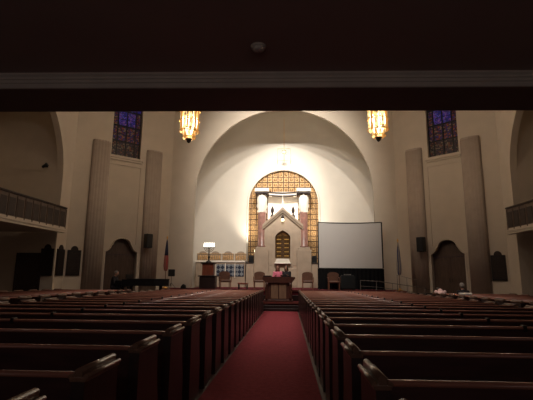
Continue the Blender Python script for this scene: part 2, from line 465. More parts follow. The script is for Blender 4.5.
for side, x, nm in ((-1, -9.35, 'left'), (1, 6.2, 'right')):
    rr = rows[6:19]
    for i, y in enumerate(rr):
        o = sproto if first else copy_tree(sproto); first = False
        o.location = (x, y, zf(y))
        o['label'] = 'shorter dark pew in the far %s side block, %s' % (nm, rowname(i, len(rr)))
        o['group'] = 'pews in the %s side block' % nm

# ------------------------------------------------------------------ pilasters
for side, s, lab in ((-1, 4.02, 'outer fluted tan pilaster between the wall plaque and the left arched door'),
                     (-1, 1.12, 'inner fluted tan pilaster right of the left stained window'),
                     (1, 4.08, 'outer fluted tan pilaster right of the right arched door'),
                     (1, 1.16, 'inner fluted tan pilaster left of the right stained window')):
    t = thing('pilaster', lab, 'pilaster', dg(side, s, 0, Z1), drot(side), 'tall fluted pilasters')
    n = 9; hw = .46; poly = []
    steps = 60
    for i in range(steps+1):
        a = PI*i/steps
        fl_ = 1 - .05*(.5+.5*math.cos(2*PI*n*i/steps))
        poly.append((-hw*math.cos(a), -.27*(math.sin(a)**.6)*fl_ if 0 < i < steps else 0.0))
    poly = [(x, y) for x, y in poly]
    MB().prism(poly[::-1], .3, 8.2-Z1, 'z', smooth=True).build('shaft', M['pilaster'], t)
    MB().box(-.52, .52, -.42, 0, 0, .3, .02).build('plinth', M['pilaster'], t)
    MB().prism([(x*.97, y*.97) for x, y in poly][::-1], 8.2-Z1, 8.3-Z1, 'z').build('cap', M['pilaster'], t)

# ------------------------------------------------------------------ stained windows, sills, door alcoves
for side, k in ((-1, 1), (1, 2)):
    wn = thing('window_%d' % k, 'tall dark stained glass window in the %s diagonal wall' % ('left' if side < 0 else 'right'), 'window', dg(side, 2.72, -.2, 7.66), drot(side), kind='structure')
    f = MB()
    xs = [-.79, -.73, -.52, -.46, -.03, .03, .46, .52, .73, .79]
    for a, b2 in ((0, 1), (2, 3), (4, 5), (6, 7), (8, 9)): f.box(xs[a], xs[b2], -.05, .05, 0, 3.74)
    for z in (0, .85, 1.72, 2.6, 3.66): f.box(-.79, .79, -.045, .045, z, z+.08)
    for z in (.42, 1.28, 2.15, 3.1): f.box(-.79, .79, -.02, .02, z, z+.02)
    f.build('window_frame', M['blackmetal'], wn)
    for z0, z1, mt in ((.08, .85, 'glassdim'), (.93, 1.72, 'glassmix'), (1.8, 2.6, 'glassblue'), (2.68, 3.66, 'glassblue')):
        for a, b2 in ((1, 2), (3, 4), (5, 6), (7, 8)):
            MB().box(xs[a], xs[b2], -.008, .008, z0, z1).build('pane', M[mt if not (mt == 'glassblue' and a in (1, 7) and z0 < 2) else 'glassmix'], wn)
    sl = thing('trim_%d' % (4+k), None, None, dg(side, 2.72, 0, 0), drot(side), kind='structure')
    s_ = MB().box(-.93, .93, -.16, 0, 7.52, 7.66, .02).box(-.88, .88, -.10, 0, 7.42, 7.52, .02).box(-.90, .90, -.05, 0, 7.18, 7.24)
    s_.build('window_sill', M['plaster'], sl)
    s2 = MB()
    for x in (-.90, .84): s2.box(x, x+.06, -.04, 0, 3.0, 7.2)
    s2.build('panel_moulding', M['plaster'], sl)
    # door
    d = thing('door_%d' % k, 'dark wooden double door in an ogee arched recess of the %s diagonal wall' % ('left' if side < 0 else 'right'), 'door', dg(side, 2.6, -.3, Z1), drot(side), kind='structure')
    for x in (-1, 1):
        x0, x1 = (-.84, -.005) if x < 0 else (.005, .84)
        lf = MB().box(x0, x1, -.03, .03, 0.01, 2.22)
        for z0, z1 in ((.2, .9), (1.05, 2.05)):
            lf.box(x0+.1, x1-.1, -.045, -.03, z0, z1, .01)
        q = lf.build('door_leaf', M['doorwood'], d)
        MB().tube([(x*.06, -.05, .95), (x*.06, -.08, 1.0), (x*.06, -.08, 1.12), (x*.06, -.05, 1.17)], .012).build('door_handle', M['bronze'], q)
    MB().box(-.86, .86, -.06, .06, 2.23, 2.33).build('lintel', M['doorwood'], d)
    MB().prism([(a-side*0, b2-Z1) for a, b2 in ogee(0, .86)] + [(.86, 2.33), (-.86, 2.33)], -.02, .02, 'y').build('tympanum', M['doorwood'], d)
    og = ogee(0, .86)
    mo = MB()
    for (a, va), (b2, vb) in zip(og[:-1], og[1:]):
        mo.tube([(a, -.31, va-Z1), (b2, -.31, vb-Z1)], .035, 6)
    mo.box(-.895, -.825, -.34, -.3, 0, 2.38).box(.825, .895, -.34, -.3, 0, 2.38)
    mo.build('door_surround', M['plaster'], d)
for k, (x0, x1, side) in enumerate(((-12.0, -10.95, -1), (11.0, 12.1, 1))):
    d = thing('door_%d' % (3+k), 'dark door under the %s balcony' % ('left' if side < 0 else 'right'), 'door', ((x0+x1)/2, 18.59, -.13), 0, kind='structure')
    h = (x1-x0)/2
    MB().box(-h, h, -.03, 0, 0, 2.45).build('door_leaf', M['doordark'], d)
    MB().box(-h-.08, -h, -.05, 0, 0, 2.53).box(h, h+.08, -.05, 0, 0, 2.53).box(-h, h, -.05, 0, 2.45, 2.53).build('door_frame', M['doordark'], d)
    MB().ball((h-.1, -.06, 1.0), .035).build('door_knob', M['bronze'], d)

# ------------------------------------------------------------------ plaques
def plaque(loc, rot, w_, h_, lab):
    t = thing('memorial_plaque', lab, 'plaque', loc, rot, 'dark bronze wall plaques')
    hw = w_/2
    pts = [(-hw, 0), (hw, 0), (hw, h_*.86), (hw*.75, h_*.86)]
    for i in range(9):
        a = PI*i/8
        pts.append((hw*.55*math.cos(a), h_*.86 + h_*.14*math.sin(a)))
    pts += [(-hw*.75, h_*.86), (-hw, h_*.86)]
    MB().prism(pts, -.05, 0, 'y').build('board', M['bronze'], t)
    fr = MB().box(-hw*.9, hw*.9, -.065, -.05, .05, .09).box(-hw*.9, hw*.9, -.065, -.05, h_*.8, h_*.83)
    fr.box(-hw*.9, -hw*.82, -.065, -.05, .05, h_*.83).box(hw*.82, hw*.9, -.065, -.05, .05, h_*.83)
    for i in range(8): fr.box(-hw*.7, hw*.7, -.057, -.05, .14+i*h_*.083, .16+i*h_*.083)
    fr.build('relief', M['blackmetal'], t)
plaque(dg(-1, 4.90, 0, 1.38), drot(-1), .62, 1.42, 'crested dark bronze plaque next to the left outer pilaster')
plaque((-WX, 19.03, 1.38), R(90), .62, 1.42, 'crested dark plaque on the narrow pier at the left balcony end')
plaque((-10.98+.22+.12, 18.6, 1.38), 0, .6, 1.42, 'crested dark plaque in shadow under the left balcony')
plaque(dg(1, 4.88, 0, 1.32), drot(1), .62, 1.35, 'crested dark bronze plaque beside the right outer pilaster')

# ------------------------------------------------------------------ balconies
for side, nm in ((-1, 'left'), (1, 'right')):
    t = thing('balcony', 'panelled grey brown balcony front on the %s side wall' % nm, 'balcony', (side*WX, 14.45, 3.3), R(90) if side < 0 else R(-90))
    a, b2 = -4.02, 4.02
    MB().box(a, b2, -.42, 3.6, .06, .26).build('deck', M['plaster'], t)
    MB().box(a, b2, -.47, -.30, 0, .10, .015).box(a, b2, -.50, -.28, .10, .17, .01).build('base_moulding', M['plaster'], t)
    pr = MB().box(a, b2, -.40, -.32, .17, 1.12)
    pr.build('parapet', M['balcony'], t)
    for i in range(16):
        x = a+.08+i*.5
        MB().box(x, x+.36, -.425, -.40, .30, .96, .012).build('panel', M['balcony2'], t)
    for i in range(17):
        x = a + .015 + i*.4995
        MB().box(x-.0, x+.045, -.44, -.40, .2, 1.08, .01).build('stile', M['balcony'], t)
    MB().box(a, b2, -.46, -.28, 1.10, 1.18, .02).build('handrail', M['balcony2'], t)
    MB().box(a if side < 0 else a, a+.07, -.32, 0, .17, 1.12).box(b2-.07, b2, -.32, 0, .17, 1.12).build('cheek', M['balcony'], t)

def wall_spot(loc, rot, lab):
    t = thing('wall_spotlight', lab, 'spotlight', loc, rot)
    MB().box(-.05, .05, -.03, 0, -.06, .06).build('bracket', M['blackmetal'], t)
    MB().tube([(0, -.03, 0), (0, -.18, 0)], .015).build('arm', M['blackmetal'], t)
    Mx = Matrix.Translation((.02, -.22, -.03)) @ Matrix.Rotation(R(60), 4, 'Y')
    MB().lathe([(.06, -.13), (.075, .02), (.10, .13)], seg=16, M=Mx).build('housing', M['black'], t)
wall_spot((-11.1, 18.59, 6.5), 0, 'small dark spotlight high on the wall above the left balcony')

# ------------------------------------------------------------------ chandeliers
def make_chandelier():
    t = thing('chandelier', 'x', 'chandelier')
    for i in range(10):
        a = 2*PI*i/10
        MB().lathe([(.04, .52), (.058, .58), (.058, 1.0), (.058, 1.9), (.04, 1.96)], .36*math.cos(a), .36*math.sin(a), 8).build('glass_tube', M['tube'] if i % 3 else M['tubegold'], t)
    for i in range(7):
        a = 2*PI*(i+.5)/7
        MB().lathe([(.035, .22), (.05, .27), (.05, .70)], .22*math.cos(a), .22*math.sin(a), 8).build('lower_tube', M['tube'] if i % 2 else M['tubegold'], t)
    for z, r in ((.56, .44), (1.02, .445), (1.5, .445), (1.94, .44), (.30, .29), (.62, .30)):
        pts = [(r*math.cos(2*PI*i/32), r*math.sin(2*PI*i/32), z) for i in range(33)]
        MB().tube(pts, .018, 6).build('band', M['gold'], t)
    MB().lathe([(.012, .04), (.045, .06), (.085, .10), (.10, .15), (.12, .19), (.15, .23), (.05, .25)], seg=20).build('finial', M['bronze'], t)
    MB().lathe([(.42, 1.96), (.40, 2.02), (.2, 2.15), (.05, 2.25)], seg=24).build('crown', M['gold'], t)
    MB().tube([(0, 0, 2.2), (0, 0, TOP-7.02)], .02).build('stem', M['bronze'], t)
    return t
ch = make_chandelier()
for i, (x, lab) in enumerate(((-3.93, 'glowing amber glass lantern chandelier hanging left of the great arch'), (4.17, 'glowing amber glass lantern chandelier hanging right of the great arch'))):
    o = ch if i == 0 else copy_tree(ch)
    o.location = (x, 17, 7.02); o['label'] = lab; o['group'] = 'pair of lantern chandeliers'
    ld = bpy.data.lights.new('chandelier_bulb', 'POINT'); ld.energy = 500; ld.color = (1, .80, .60); ld.shadow_soft_size = .3
    lo = bpy.data.objects.new('chandelier_bulb', ld); COL.objects.link(lo); lo.location = (x, 17, 8.1)

# ------------------------------------------------------------------ ark and its niche
t = thing('gilded_lattice', 'tall gilded lattice panel filling the arched niche behind the ark', 'lattice panel', (NX, 26.16, Z2))
bd = MB(); bd.prism([(a, b2-Z2) for a, b2 in arc(0, NR+.3, NZ)] + [(NR+.3, 0), (-NR-.3, 0)], 0, .05, 'y'); bd.build('ground', M['golddark'], t)
lat = MB(); cell = .345
def inside(x, z): return abs(x) < NR+.29 and (z < NZ-Z2 or math.hypot(x, z-(NZ-Z2)) < NR+.29)
nx = 7
for i in range(-nx, nx):
    for j in range(0, 23):
        x0 = i*cell; z0 = .05+j*cell
        cxx, czz = x0+cell/2, z0+cell/2
        if not (inside(x0+.05, z0+.05) and inside(x0+cell-.05, z0+cell-.05) and inside(x0+.05, z0+cell-.05) and inside(x0+cell-.05, z0+.05)): continue
        g_ = .035
        lat.box(x0+g_, x0+cell-g_, -.05, 0, z0+g_, z0+g_+.05).box(x0+g_, x0+cell-g_, -.05, 0, z0+cell-g_-.05, z0+cell-g_)
        lat.box(x0+g_, x0+g_+.05, -.05, 0, z0+g_+.05, z0+cell-g_-.05).box(x0+cell-g_-.05, x0+cell-g_, -.05, 0, z0+g_+.05, z0+cell-g_-.05)
        lat.ball((cxx, -.02, czz), .075, 8, 6)
lat.build('lattice', M['goldpaint'], t)
# niche edge moulding
mo = MB()
pts = [(NX-NR-.04, 25.97, Z2)] + [(NX + (a-NX)*1.018, 25.97, NZ + (b2-NZ)*1.018) for a, b2 in arc(NX, NR, NZ)] + [(NX+NR+.04, 25.97, Z2)]
mo.tube(pts, .06, 8)
tag(mo.build('trim_7', M['back_plaster']), kind='structure')

t = thing('torah_ark', 'tall marble ark with gabled front, bronze grille door and rose columns', 'ark', (.02, 25.35, Z2))
# body with a pointed opening
w = MB()
op = [(-.46, 3.05), (-.40, 3.16), (-.30, 3.27), (-.15, 3.36), (0, 3.44), (.15, 3.36), (.30, 3.27), (.40, 3.16), (.46, 3.05)]
eave = 3.72; peak = 4.72
ops = [(1.72, op)]
wall_mesh(w, -1.12, 1.12, 0, eave, ops, .25)
w.prism([(-1.12, eave), (1.12, eave), (0, peak)], 0, .25, 'y')
w.box(-1.12, 1.12, .25, .65, 0, 1.6)
w.box(-1.12, -.86, .25, .65, 1.6, eave); w.box(.86, 1.12, .25, .65, 1.6, eave)
w.build('body', M['marble'], t)
cn = MB()
for sx in (-1, 1):
    for dz, hw_, dy in ((0, .05, .20), (-.13, .03, .12)):
        cn.prism([(sx*1.24, eave-.12+dz), (sx*1.24, eave+hw_+dz), (0, peak+.07+hw_+dz), (0, peak-.05+dz)], -dy, .28, 'y')
cn.build('gable_cornice', M['marble'], t)
kb = MB().box(-1.0, 1.0, .55, .60, 1.6, eave); kb.build('recess_back', M['golddark'], t)
for sx in (-1, 1):
    dr = MB()
    for i in range(5):
        x = sx*(.03+.1*i); dr.box(min(x, x+sx*.02), max(x, x+sx*.02), .20, .23, 1.72, 3.4 - abs(x)*.55)
    for j in range(6): dr.box(min(sx*.02, sx*.44), max(sx*.02, sx*.44), .19, .24, 1.78+j*.25, 1.80+j*.25)
    for j in range(6): dr.box(min(sx*.08, sx*.38), max(sx*.08, sx*.38), .17, .19, 1.84+j*.25, 1.93+j*.25, .02)
    dr.build('grille_door', M['grille'], t)
for sx in (-1, 1):
    for j in range(5):
        MB().box(min(sx*.10, sx*.36), max(sx*.10, sx*.36), .15, .17, 1.86+j*.25, 1.90+j*.25).build('gilt_bar', M['gold'], t)
lg = MB().prism([(-.36, 1.70), (.36, 1.70), (.46, 1.46), (-.46, 1.46)], -.22, .0, 'y').box(-.5, .5, -.24, 0, 1.40, 1.46, .02)
lg.build('ledge', M['white'], t)
pn = MB()
for sx in (-1, 1): MB().box(min(sx*.62, sx*.98), max(sx*.62, sx*.98), -.02, 0, 1.3, 3.4, .008).build('side_panel', M['marble'], t)
MB().box(-.9, .9, -.03, 0, .1, 1.15, .01).build('lower_panel', M['marble'], t)
fn = MB().lathe([(.16, peak+.02), (.10, peak+.12), (.05, peak+.3), (.09, peak+.42), (.03, peak+.6), (.012, peak+.9)], 0, .1, 12)
fn.build('pinnacle', M['white'], t)
for sx in (-1, 1):
    MB().lathe([(.14, 4.15), (.14, 4.35), (.05, 4.45), (.10, 4.60), (.11, 4.72), (.02, 4.95)], sx*.64, .12, 12).build('finial', M['bronze'], t)
MB().ball((0, -.16, 4.05), .09).build('lamp_bulb', M['eternal'], t)
MB().lathe([(.02, 4.12), (.10, 4.16), (.12, 4.2), (.02, 4.38)], 0, -.12, 12).build('lamp_canopy', M['bronze'], t)
# rose columns with white capitals and entablature blocks
for sx in (-1, 1):
    x = sx*1.29
    MB().box(x-.43, x+.43, -.18, .6, 0, 2.25, .02).box(x-.35, x+.35, -.1, .5, 2.25, 2.40, .02).build('pedestal', M['marble'], t)
    MB().lathe([(.30, 2.40), (.30, 2.46), (.25, 2.52), (.25, 4.62)], x, .18, 20).build('column', M['pink'], t)
    MB().lathe([(.22, 4.50), (.30, 4.60), (.27, 4.75), (.36, 4.95), (.31, 5.1), (.33, 5.70)], x, .18, 40, flute=10, fa=.10).build('capital', M['white'], t)
    MB().box(x-.42, x+.42, -.25, .6, 5.70, 5.76, .01).box(x-.38, x+.38, -.21, .6, 5.76, 5.82).build('abacus', M['darkwood'], t)
    MB().box(x-.44, x+.44, -.27, .6, 5.82, 6.02, .01).build('entablature_block', M['white'], t)
eb = MB()
for i in range(12):
    x0 = -.87 + i*.145; x1 = x0+.145
    z = lambda x: 5.62 - .05*(1-(x/.87)**2)
    for zz, h in ((0, .06), (.20, .05)):
        eb.add([(x0, .1, z(x0)+zz), (x1, .1, z(x1)+zz), (x1, .1, z(x1)+zz+h), (x0, .1, z(x0)+zz+h), (x0, .4, z(x0)+zz), (x1, .4, z(x1)+zz), (x1, .4, z(x1)+zz+h), (x0, .4, z(x0)+zz+h)],
               [(0, 1, 2, 3), (5, 4, 7, 6), (3, 2, 6, 7), (0, 4, 5, 1)])
eb.build('cross_bar', M['darkwood'], t)
MB().box(-.87, .87, .16, .4, 5.60, 5.86).build('lintel', M['white'], t)
MB().box(-.95, .95, .62, .70, 3.9, 5.62).build('back_slab', M['white'], t)  # white slab put in to give the overlit look above the gable
# low piers with a small black floodlight on each
for sx, nm in ((-1, 'left'), (1, 'right')):
    x = .02 + sx*1.96
    t = thing('stone_pier', 'low cream stone pier beside the ark on its %s' % nm, 'pier', (x, 25.3, Z2))
    MB().box(-.235, .235, -.25, .6, 0, 1.42, .015).build('shaft', M['marble'], t)
    MB().box(-.237, .237, -.29, .6, 1.42, 1.47, .01).build('cap', M['darkwood'], t)
    t = thing('floodlight', 'small black floodlight box on the stone pier %s of the ark' % nm, 'floodlight', (x - sx*.06, 25.22, Z2+1.472))
    MB().box(-.14, .14, -.12, .14, 0, .34, .01).box(-.14, .14, -.12, -.10, .34, .42).box(-.14, .14, .12, .14, .34, .42).box(-.14, -.12, -.10, .12, .34, .42).box(.12, .14, -.10, .12, .34, .42).build('housing', M['black'], t)
    MB().box(-.12, .12, -.132, -.12, .03, .35, .005).build('grille', M['blackmetal'], t)
    MB().box(-.11, .11, -.09, .11, .342, .35).build('lens', M['eternal'], t)

# pendant eternal light
t = thing('eternal_light', 'small gold star lamp hanging on a chain above the ark niche', 'hanging lamp', (.10, 25.0, 9.05))
sm = MB()
for k in range(8):
    a = PI*k/4
    sm.add([(.0, -.05, 0), (.22*math.cos(a), 0, .22*math.sin(a)), (.07*math.cos(a+PI/8), 0, .07*math.sin(a+PI/8)), (.07*math.cos(a-PI/8), 0, .07*math.sin(a-PI/8)), (0, .05, 0)],
           [(0, 3, 1), (0, 1, 2), (4, 1, 3), (4, 2, 1)])
sm.build('star', M['gold'], t)
MB().ball((0, 0, 0), .07).build('bulb', M['eternal'], t)
MB().lathe([(.01, -.62), (.03, -.55), (.015, -.45), (.012, -.15)], seg=8).build('drop', M['gold'], t)
MB().tube([(0, 0, .1), (0, 0, 2.18)], .012, 6).build('chain', M['gold'], t)
for sx in (-1, 1):
    MB().tube([(sx*.40, 0, -.75), (sx*.40, 0, .22)], .008, 6).build('side_chain', M['gold'], t)
MB().tube([(-.42, 0, .22), (.42, 0, .22)], .010, 6).build('cross_arm', M['gold'], t)

# ------------------------------------------------------------------ left of the ark: gilded frieze and blue lattice parapet
t = thing('gilded_frieze', 'low gilded scalloped frieze of four bays on the rail left of the ark', 'frieze', (-3.75, 25.45, 2.32))
for i in range(4):
    x = -1.5 + i*.78
    pts = [(x, 0), (x+.74, 0), (x+.74, .42)]
    for k in range(7):
        a = PI*k/6; pts.append((x+.37+.24*math.cos(a), .44+.14*math.sin(a)))
    pts += [(x, .42)]
    MB().prism(pts, 0, .05, 'y').build('bay', M['marble'], t)
    gg = MB()
    for k in range(5): gg.lathe([(.04, .06), (.05, .10), (.05, .30), (.0, .36)], x+.11+k*.13, -.02, 8)
    gg.box(x+.02, x+.72, -.03, 0, .40, .44)
    gg.build('gilt_relief', M['goldpaint'], t)
t = thing('chancel_parapet', 'cream stone parapet with three blue lattice panels left of the ark', 'parapet', (-3.6, 25.2, Z2))
MB().box(-1.65, 1.36, 0, .5, 0, 1.46).build('wall', M['marble'], t)
MB().box(-1.70, 1.37, -.06, .55, 1.46, 1.56, .015).build('coping', M['white'], t)
for i in range(3):
    x = -.38 + i*.58
    MB().box(x, x+.52, -.02, 0, .62, 1.34, .01).build('lattice_panel', M['lattice'], t)
    MB().box(x-.05, x-.01, -.05, 0, .55, 1.42).build('mullion', M['white'], t)
pp = MB()
for i in range(12): pp.box(-1.62+i*.09, -1.58+i*.09, -.03, 0, .05, 1.42)
pp.build('fluting', M['marble'], t)
t = thing('chancel_wall', 'plain cream stone parapet behind the projection screen', 'parapet', (3.7, 25.2, Z2))
MB().box(-1.1, 1.3, 0, .5, 0, 1.46).build('wall', M['marble'], t)
MB().box(-1.12, 1.32, -.06, .55, 1.46, 1.56, .015).build('coping', M['white'], t)

# menorah on its pedestal
t = thing('wooden_pedestal', 'tall red brown wooden pedestal carrying the lit candelabrum', 'pedestal', (-3.92, 22.4, Z2))
MB().box(-.30, .30, -.22, .22, .68, 1.30, .015).build('upper_case', M['redwood'], t)
MB().box(-.42, .42, -.30, .30, 0, .62, .02).build('base_case', M['darkwood'], t)
MB().box(-.50, .50, -.34, .34, .62, .68, .015).build('shelf', M['darkwood'], t)
MB().box(-.38, .38, -.28, .28, 1.30, 1.36, .015).build('top', M['darkwood'], t)
t = thing('candelabrum', 'branched metal candelabrum with bright white lamps', 'candelabrum', (-3.92, 22.4, Z2+1.362))
MB().lathe([(.16, 0), (.15, .05), (.06, .10), (.04, .20), (.07, .26), (.035, .34), (.03, .80)], seg=16).build('stem', M['bronze'], t)
for k in range(1, 4):
    r = .085*k
    pts = [(r*math.cos(a), 0, .78 + .0*k - r*.9*math.sin(a) if False else .80 - r*.9*math.sin(a)) for a in [PI*i/16 for i in range(17)]]
    MB().tube(pts, .014, 6).build('arm', M['bronze'], t)
for k in range(-3, 4):
    MB().lathe([(.02, .78), (.042, .81), (.042, .84)], k*.085, 0, 10).build('cup', M['bronze'], t)
    MB().lathe([(.025, .84), (.036, .88), (.038, .97), (.012, 1.06)], k*.085, 0, 10).build('lamp', M['candle'], t)

# ------------------------------------------------------------------ chairs on the platform
def make_chair():
    t = thing('armchair', 'x', 'chair')
    MB().box(-.27, .27, -.27, .25, .34, .46, .04).build('seat', M['leather'], t)
    pts = [(-.28, .40), (.28, .40), (.29, .78)] + [(.29*math.cos(a), .78+.13*math.sin(a)) for a in [PI*i/10 for i in range(1, 10)]] + [(-.29, .78)]
    MB().prism(pts, .20, .29, 'y').build('backrest', M['leather'], t)
    for x in (-.31, .27):
        ar = MB().box(x, x+.04, -.24, .25, .60, .64, .01).box(x, x+.04, -.24, -.20, .36, .60).build('armrest', M['chairwood'], t)
    for x in (-.28, .24):
        for y in (-.26, .22): MB().box(x, x+.04, y, y+.04, 0, .36).build('leg', M['chairwood'], t)
    return t
chp = make_chair()
for i, (x, y, a, s_, lab) in enumerate(((-2.95, 22.0, .3, 1, 'brown armchair with rounded back between the pedestal and the ark'),
                                  (-1.18, 22.4, 0, 1, 'brown armchair just left of the pulpit'),
                                  (1.38, 22.4, 0, 1, 'brown armchair just right of the pulpit'),
                                  (2.70, 22.0, 0, 1, 'brown armchair in front of the screen skirt'))):
    o = chp if i == 0 else copy_tree(chp)
    o.location = (x, y, Z2); o.rotation_euler = (0, 0, a); o['label'] = lab; o['group'] = 'brown armchairs on the platform'
t = thing('low_stool', 'small dark red stool between two armchairs left of the pulpit', 'stool', (-2.0, 22.0, Z2))
MB().box(-.26, .26, -.18, .18, .24, .33, .02).build('seat', M['redwood'], t)
for x in (-.24, .19):
    for y in (-.16, .11): MB().box(x, x+.05, y, y+.05, 0, .24).build('leg', M['darkwood'], t)

# ------------------------------------------------------------------ pulpit
t = thing('pulpit', 'wide dark wooden pulpit with two tan front panels at the aisle end', 'pulpit', (-.10, 20.35, Z1))
MB().box(-.64, .64, -.25, .35, .0, .90, .015).build('body', M['pulpit'], t)
MB().box(-.68, .68, -.32, .40, 0, .10, .015).build('plinth', M['pulpit'], t)
for x in (-.36, .02):
    MB().box(x, x+.34, -.275, -.25, .14, .84, .01).build('front_panel', M['pulpitpanel'], t)
MB().prism([(-.62, .88), (.62, .88), (.78, 1.08), (.78, 1.16), (-.78, 1.16), (-.78, 1.08)], -.34, .42, 'y').build('flared_top', M['pulpit'], t)
for x in (-.62, .50): MB().lathe([(.07, .1), (.05, .2), (.05, .75), (.08, .88)], x+.06, -.28, 12).build('post', M['pulpit'], t)
MB().box(-.74, -.34, -.26, .1, 1.16, 1.22, .01).build('book_rest', M['darkwood'], t)

# ------------------------------------------------------------------ projection screen
t = thing('projection_screen', 'large grey white projection screen on a black skirted frame', 'projection screen', (3.68, 22.6, Z2))
hw, z0, z1 = 1.69, 1.13, 3.58
sc = MB(); n = 16
for i in range(n):
    x0 = -hw + 2*hw*i/n; x1 = x0+2*hw/n
    f = lambda x: z1 - .05 + .05*(x/hw)**2
    sc.add([(x0, -.0, z0), (x1, -.0, z0), (x1, -.0, f(x1)), (x0, -.0, f(x0)), (x0, .01, z0), (x1, .01, z0), (x1, .01, f(x1)), (x0, .01, f(x0))],
           [(0, 1, 2, 3), (5, 4, 7, 6), (3, 2, 6, 7), (1, 0, 4, 5)])
sc.build('screen_sheet', M['screen'], t)
fr = MB().box(-hw-.05, -hw+.015, -.02, .03, z0, z1+.02).box(hw-.015, hw+.05, -.02, .03, z0, z1+.02).box(-hw, hw, -.02, .03, z0-.04, z0)
pts = [(-hw + 2*hw*i/16, 0, z1 - .04 + .05*((i/8.0)-1)**2) for i in range(17)]
fr.tube(pts, .025, 6)
fr.build('frame', M['blackmetal'], t)
sk = MB(); poly = []
for i in range(81):
    x = -hw-.06 + (2*hw+.12)*i/80; poly.append((x, .02*math.sin(i*1.3)))
poly += [(x, y+.02) for x, y in poly[::-1]]
sk.prism(poly, .02, z0-.02, 'z'); sk.build('skirt', M['blackcloth'], t)
for x in (-hw, hw):
    MB().box(x-.03, x+.03, -.3, .3, 0, .05).build('foot', M['blackmetal'], t)

# equipment cart
t = thing('equipment_cart', 'dark covered cart in front of the screen with a pale lid', 'cart', (3.38, 21.75, Z2))
MB().box(-.36, .36, -.25, .25, .08, .72, .03).build('cover', M['navy'], t)
MB().box(-.30, .30, -.22, .22, .72, .76, .01).build('shelf', M['black'], t)
MB().box(-.17, .17, -.12, .12, .76, .81, .01).build('lid', M['chrome'], t)
for x in (-.28, .28):
    for y in (-.18, .18): MB().lathe([(.03, 0), (.04, .03), (.03, .08)], x, y, 10).build('caster', M['black'], t)

# handrails of the right hand ramp
t = thing('ramp_handrail', 'thin metal handrail sloping down from the screen to the right', 'handrail', (3.9, 21.0, Z1))
L = 3.1
MB().tube([(0, 0, 1.02), (.9, 0, .98), (L, 0, .68), (L+.2, 0, .6)], .016).build('top_rail', M['chrome'], t)
MB().tube([(0, 0, .75), (.9, 0, .70), (L, 0, .40)], .010).build('lower_rail', M['chrome'], t)
for i in range(5):
    x = i*L/4
    MB().tube([(x, 0, 0), (x, 0, 1.0 - max(0, x-.9)*.135)], .012).build('post', M['chrome'], t)
t = thing('short_handrail', 'short upright metal railing beside the blue and white flag', 'handrail', (5.55, 20.45, Z1))
MB().tube([(-.0, 0, 0), (0, 0, 1.3), (.9, 0, 1.05), (.9, 0, 0)], .018).build('rail', M['chrome'], t)
MB().tube([(.45, 0, 0), (.45, 0, 1.16)], .015).build('post', M['chrome'], t)
t = thing('low_bench', 'low black bench at the foot of the right railing', 'bench', (7.0, 21.3, Z1))
MB().box(-.75, .75, -.2, .2, .36, .44, .015).build('seat', M['black'], t)
for x in (-.65, .6): MB().box(x, x+.06, -.16, .16, 0, .36).build('leg', M['black'], t)

# ------------------------------------------------------------------ flags
def flag(loc, kind, lab, h):
    t = thing('flag_on_pole', lab, 'flag', loc)
    MB().lathe([(.17, 0), (.17, .03), (.05, .07), (.03, .14)], seg=20).build('base', M['gold'], t)
    MB().tube([(0, 0, .1), (0, 0, h)], .016).build('pole', M['chairwood'], t)
    MB().lathe([(.012, h), (.04, h+.03), (.02, h+.06), (.045, h+.10), (.002, h+.2)], seg=10).build('finial', M['gold'], t)
    pr_ = ((h-.03, .020), (h-.2, .045), (h-.5, .075), (h-.85, .10), (h-1.15, .125), (h-1.4, .13), (h-1.58, .10), (h-1.66, .05))
    prof = [(r, z) for z, r in pr_][::-1]
    MB().lathe(prof, .0, -.02, 42, flute=7, fa=.42).build('cloth', M['flagus'] if kind == 'us' else M['flagblue'], t)
    if kind == 'us':
        MB().lathe([(r+.004, z) for z, r in pr_ if z > h-.86][::-1], 0, -.02, 42, flute=7, fa=.42).build('canton', M['canton'], t)
flag((-6.08, 21.85, Z2), 'us', 'red striped flag hanging furled on a gold topped pole', 2.55)
flag((6.02, 21.85, Z2), 'blue', 'blue and white flag hanging furled on a pole', 2.45)

# music stand / monitor on stand
t = thing('monitor_stand', 'small black monitor on a thin stand beside the red striped flag', 'monitor', (-5.72, 21.7, Z2))
MB().box(-.17, .17, -.05, .05, .62, .98, .015).build('monitor', M['black'], t)
MB().tube([(0, 0, .1), (0, 0, .7)], .014).build('pole', M['blackmetal'], t)
for a in (0, 2.1, 4.2):
    MB().tube([(0, 0, .3), (.25*math.cos(a), .25*math.sin(a), .01)], .010).build('leg', M['blackmetal'], t)
t = thing('floor_monitor', 'tiny black box on the platform edge right of the monitor stand', 'speaker', (-5.05, 21.6, Z2))
MB().prism([(-.12, 0), (.12, 0), (.12, .16), (0, .24), (-.12, .10)], -.1, .1, 'y').build('cabinet', M['black'], t)
MB().box(-.09, .09, -.106, -.10, .03, .10).build('grille', M['blackmetal'], t)

# ------------------------------------------------------------------ wall speakers
for side, s, z, nm in ((-1, 1.42, 2.84, 'left'), (1, 1.52, 2.72, 'right')):
    t = thing('wall_speaker', 'black loudspeaker mounted on the %s inner pilaster' % nm, 'speaker', dg(side, s, .50, z), drot(side)+side*-.25, 'pair of black wall speakers')
    MB().box(-.19, .19, -.17, .12, 0, .74, .02).build('cabinet', M['black'], t)
    MB().box(-.17, .17, -.185, -.17, .03, .71, .006).build('grille', M['blackmetal'], t)
    MB().box(-.03, .03, .12, .30, .34, .40).build('bracket', M['blackmetal'], t)

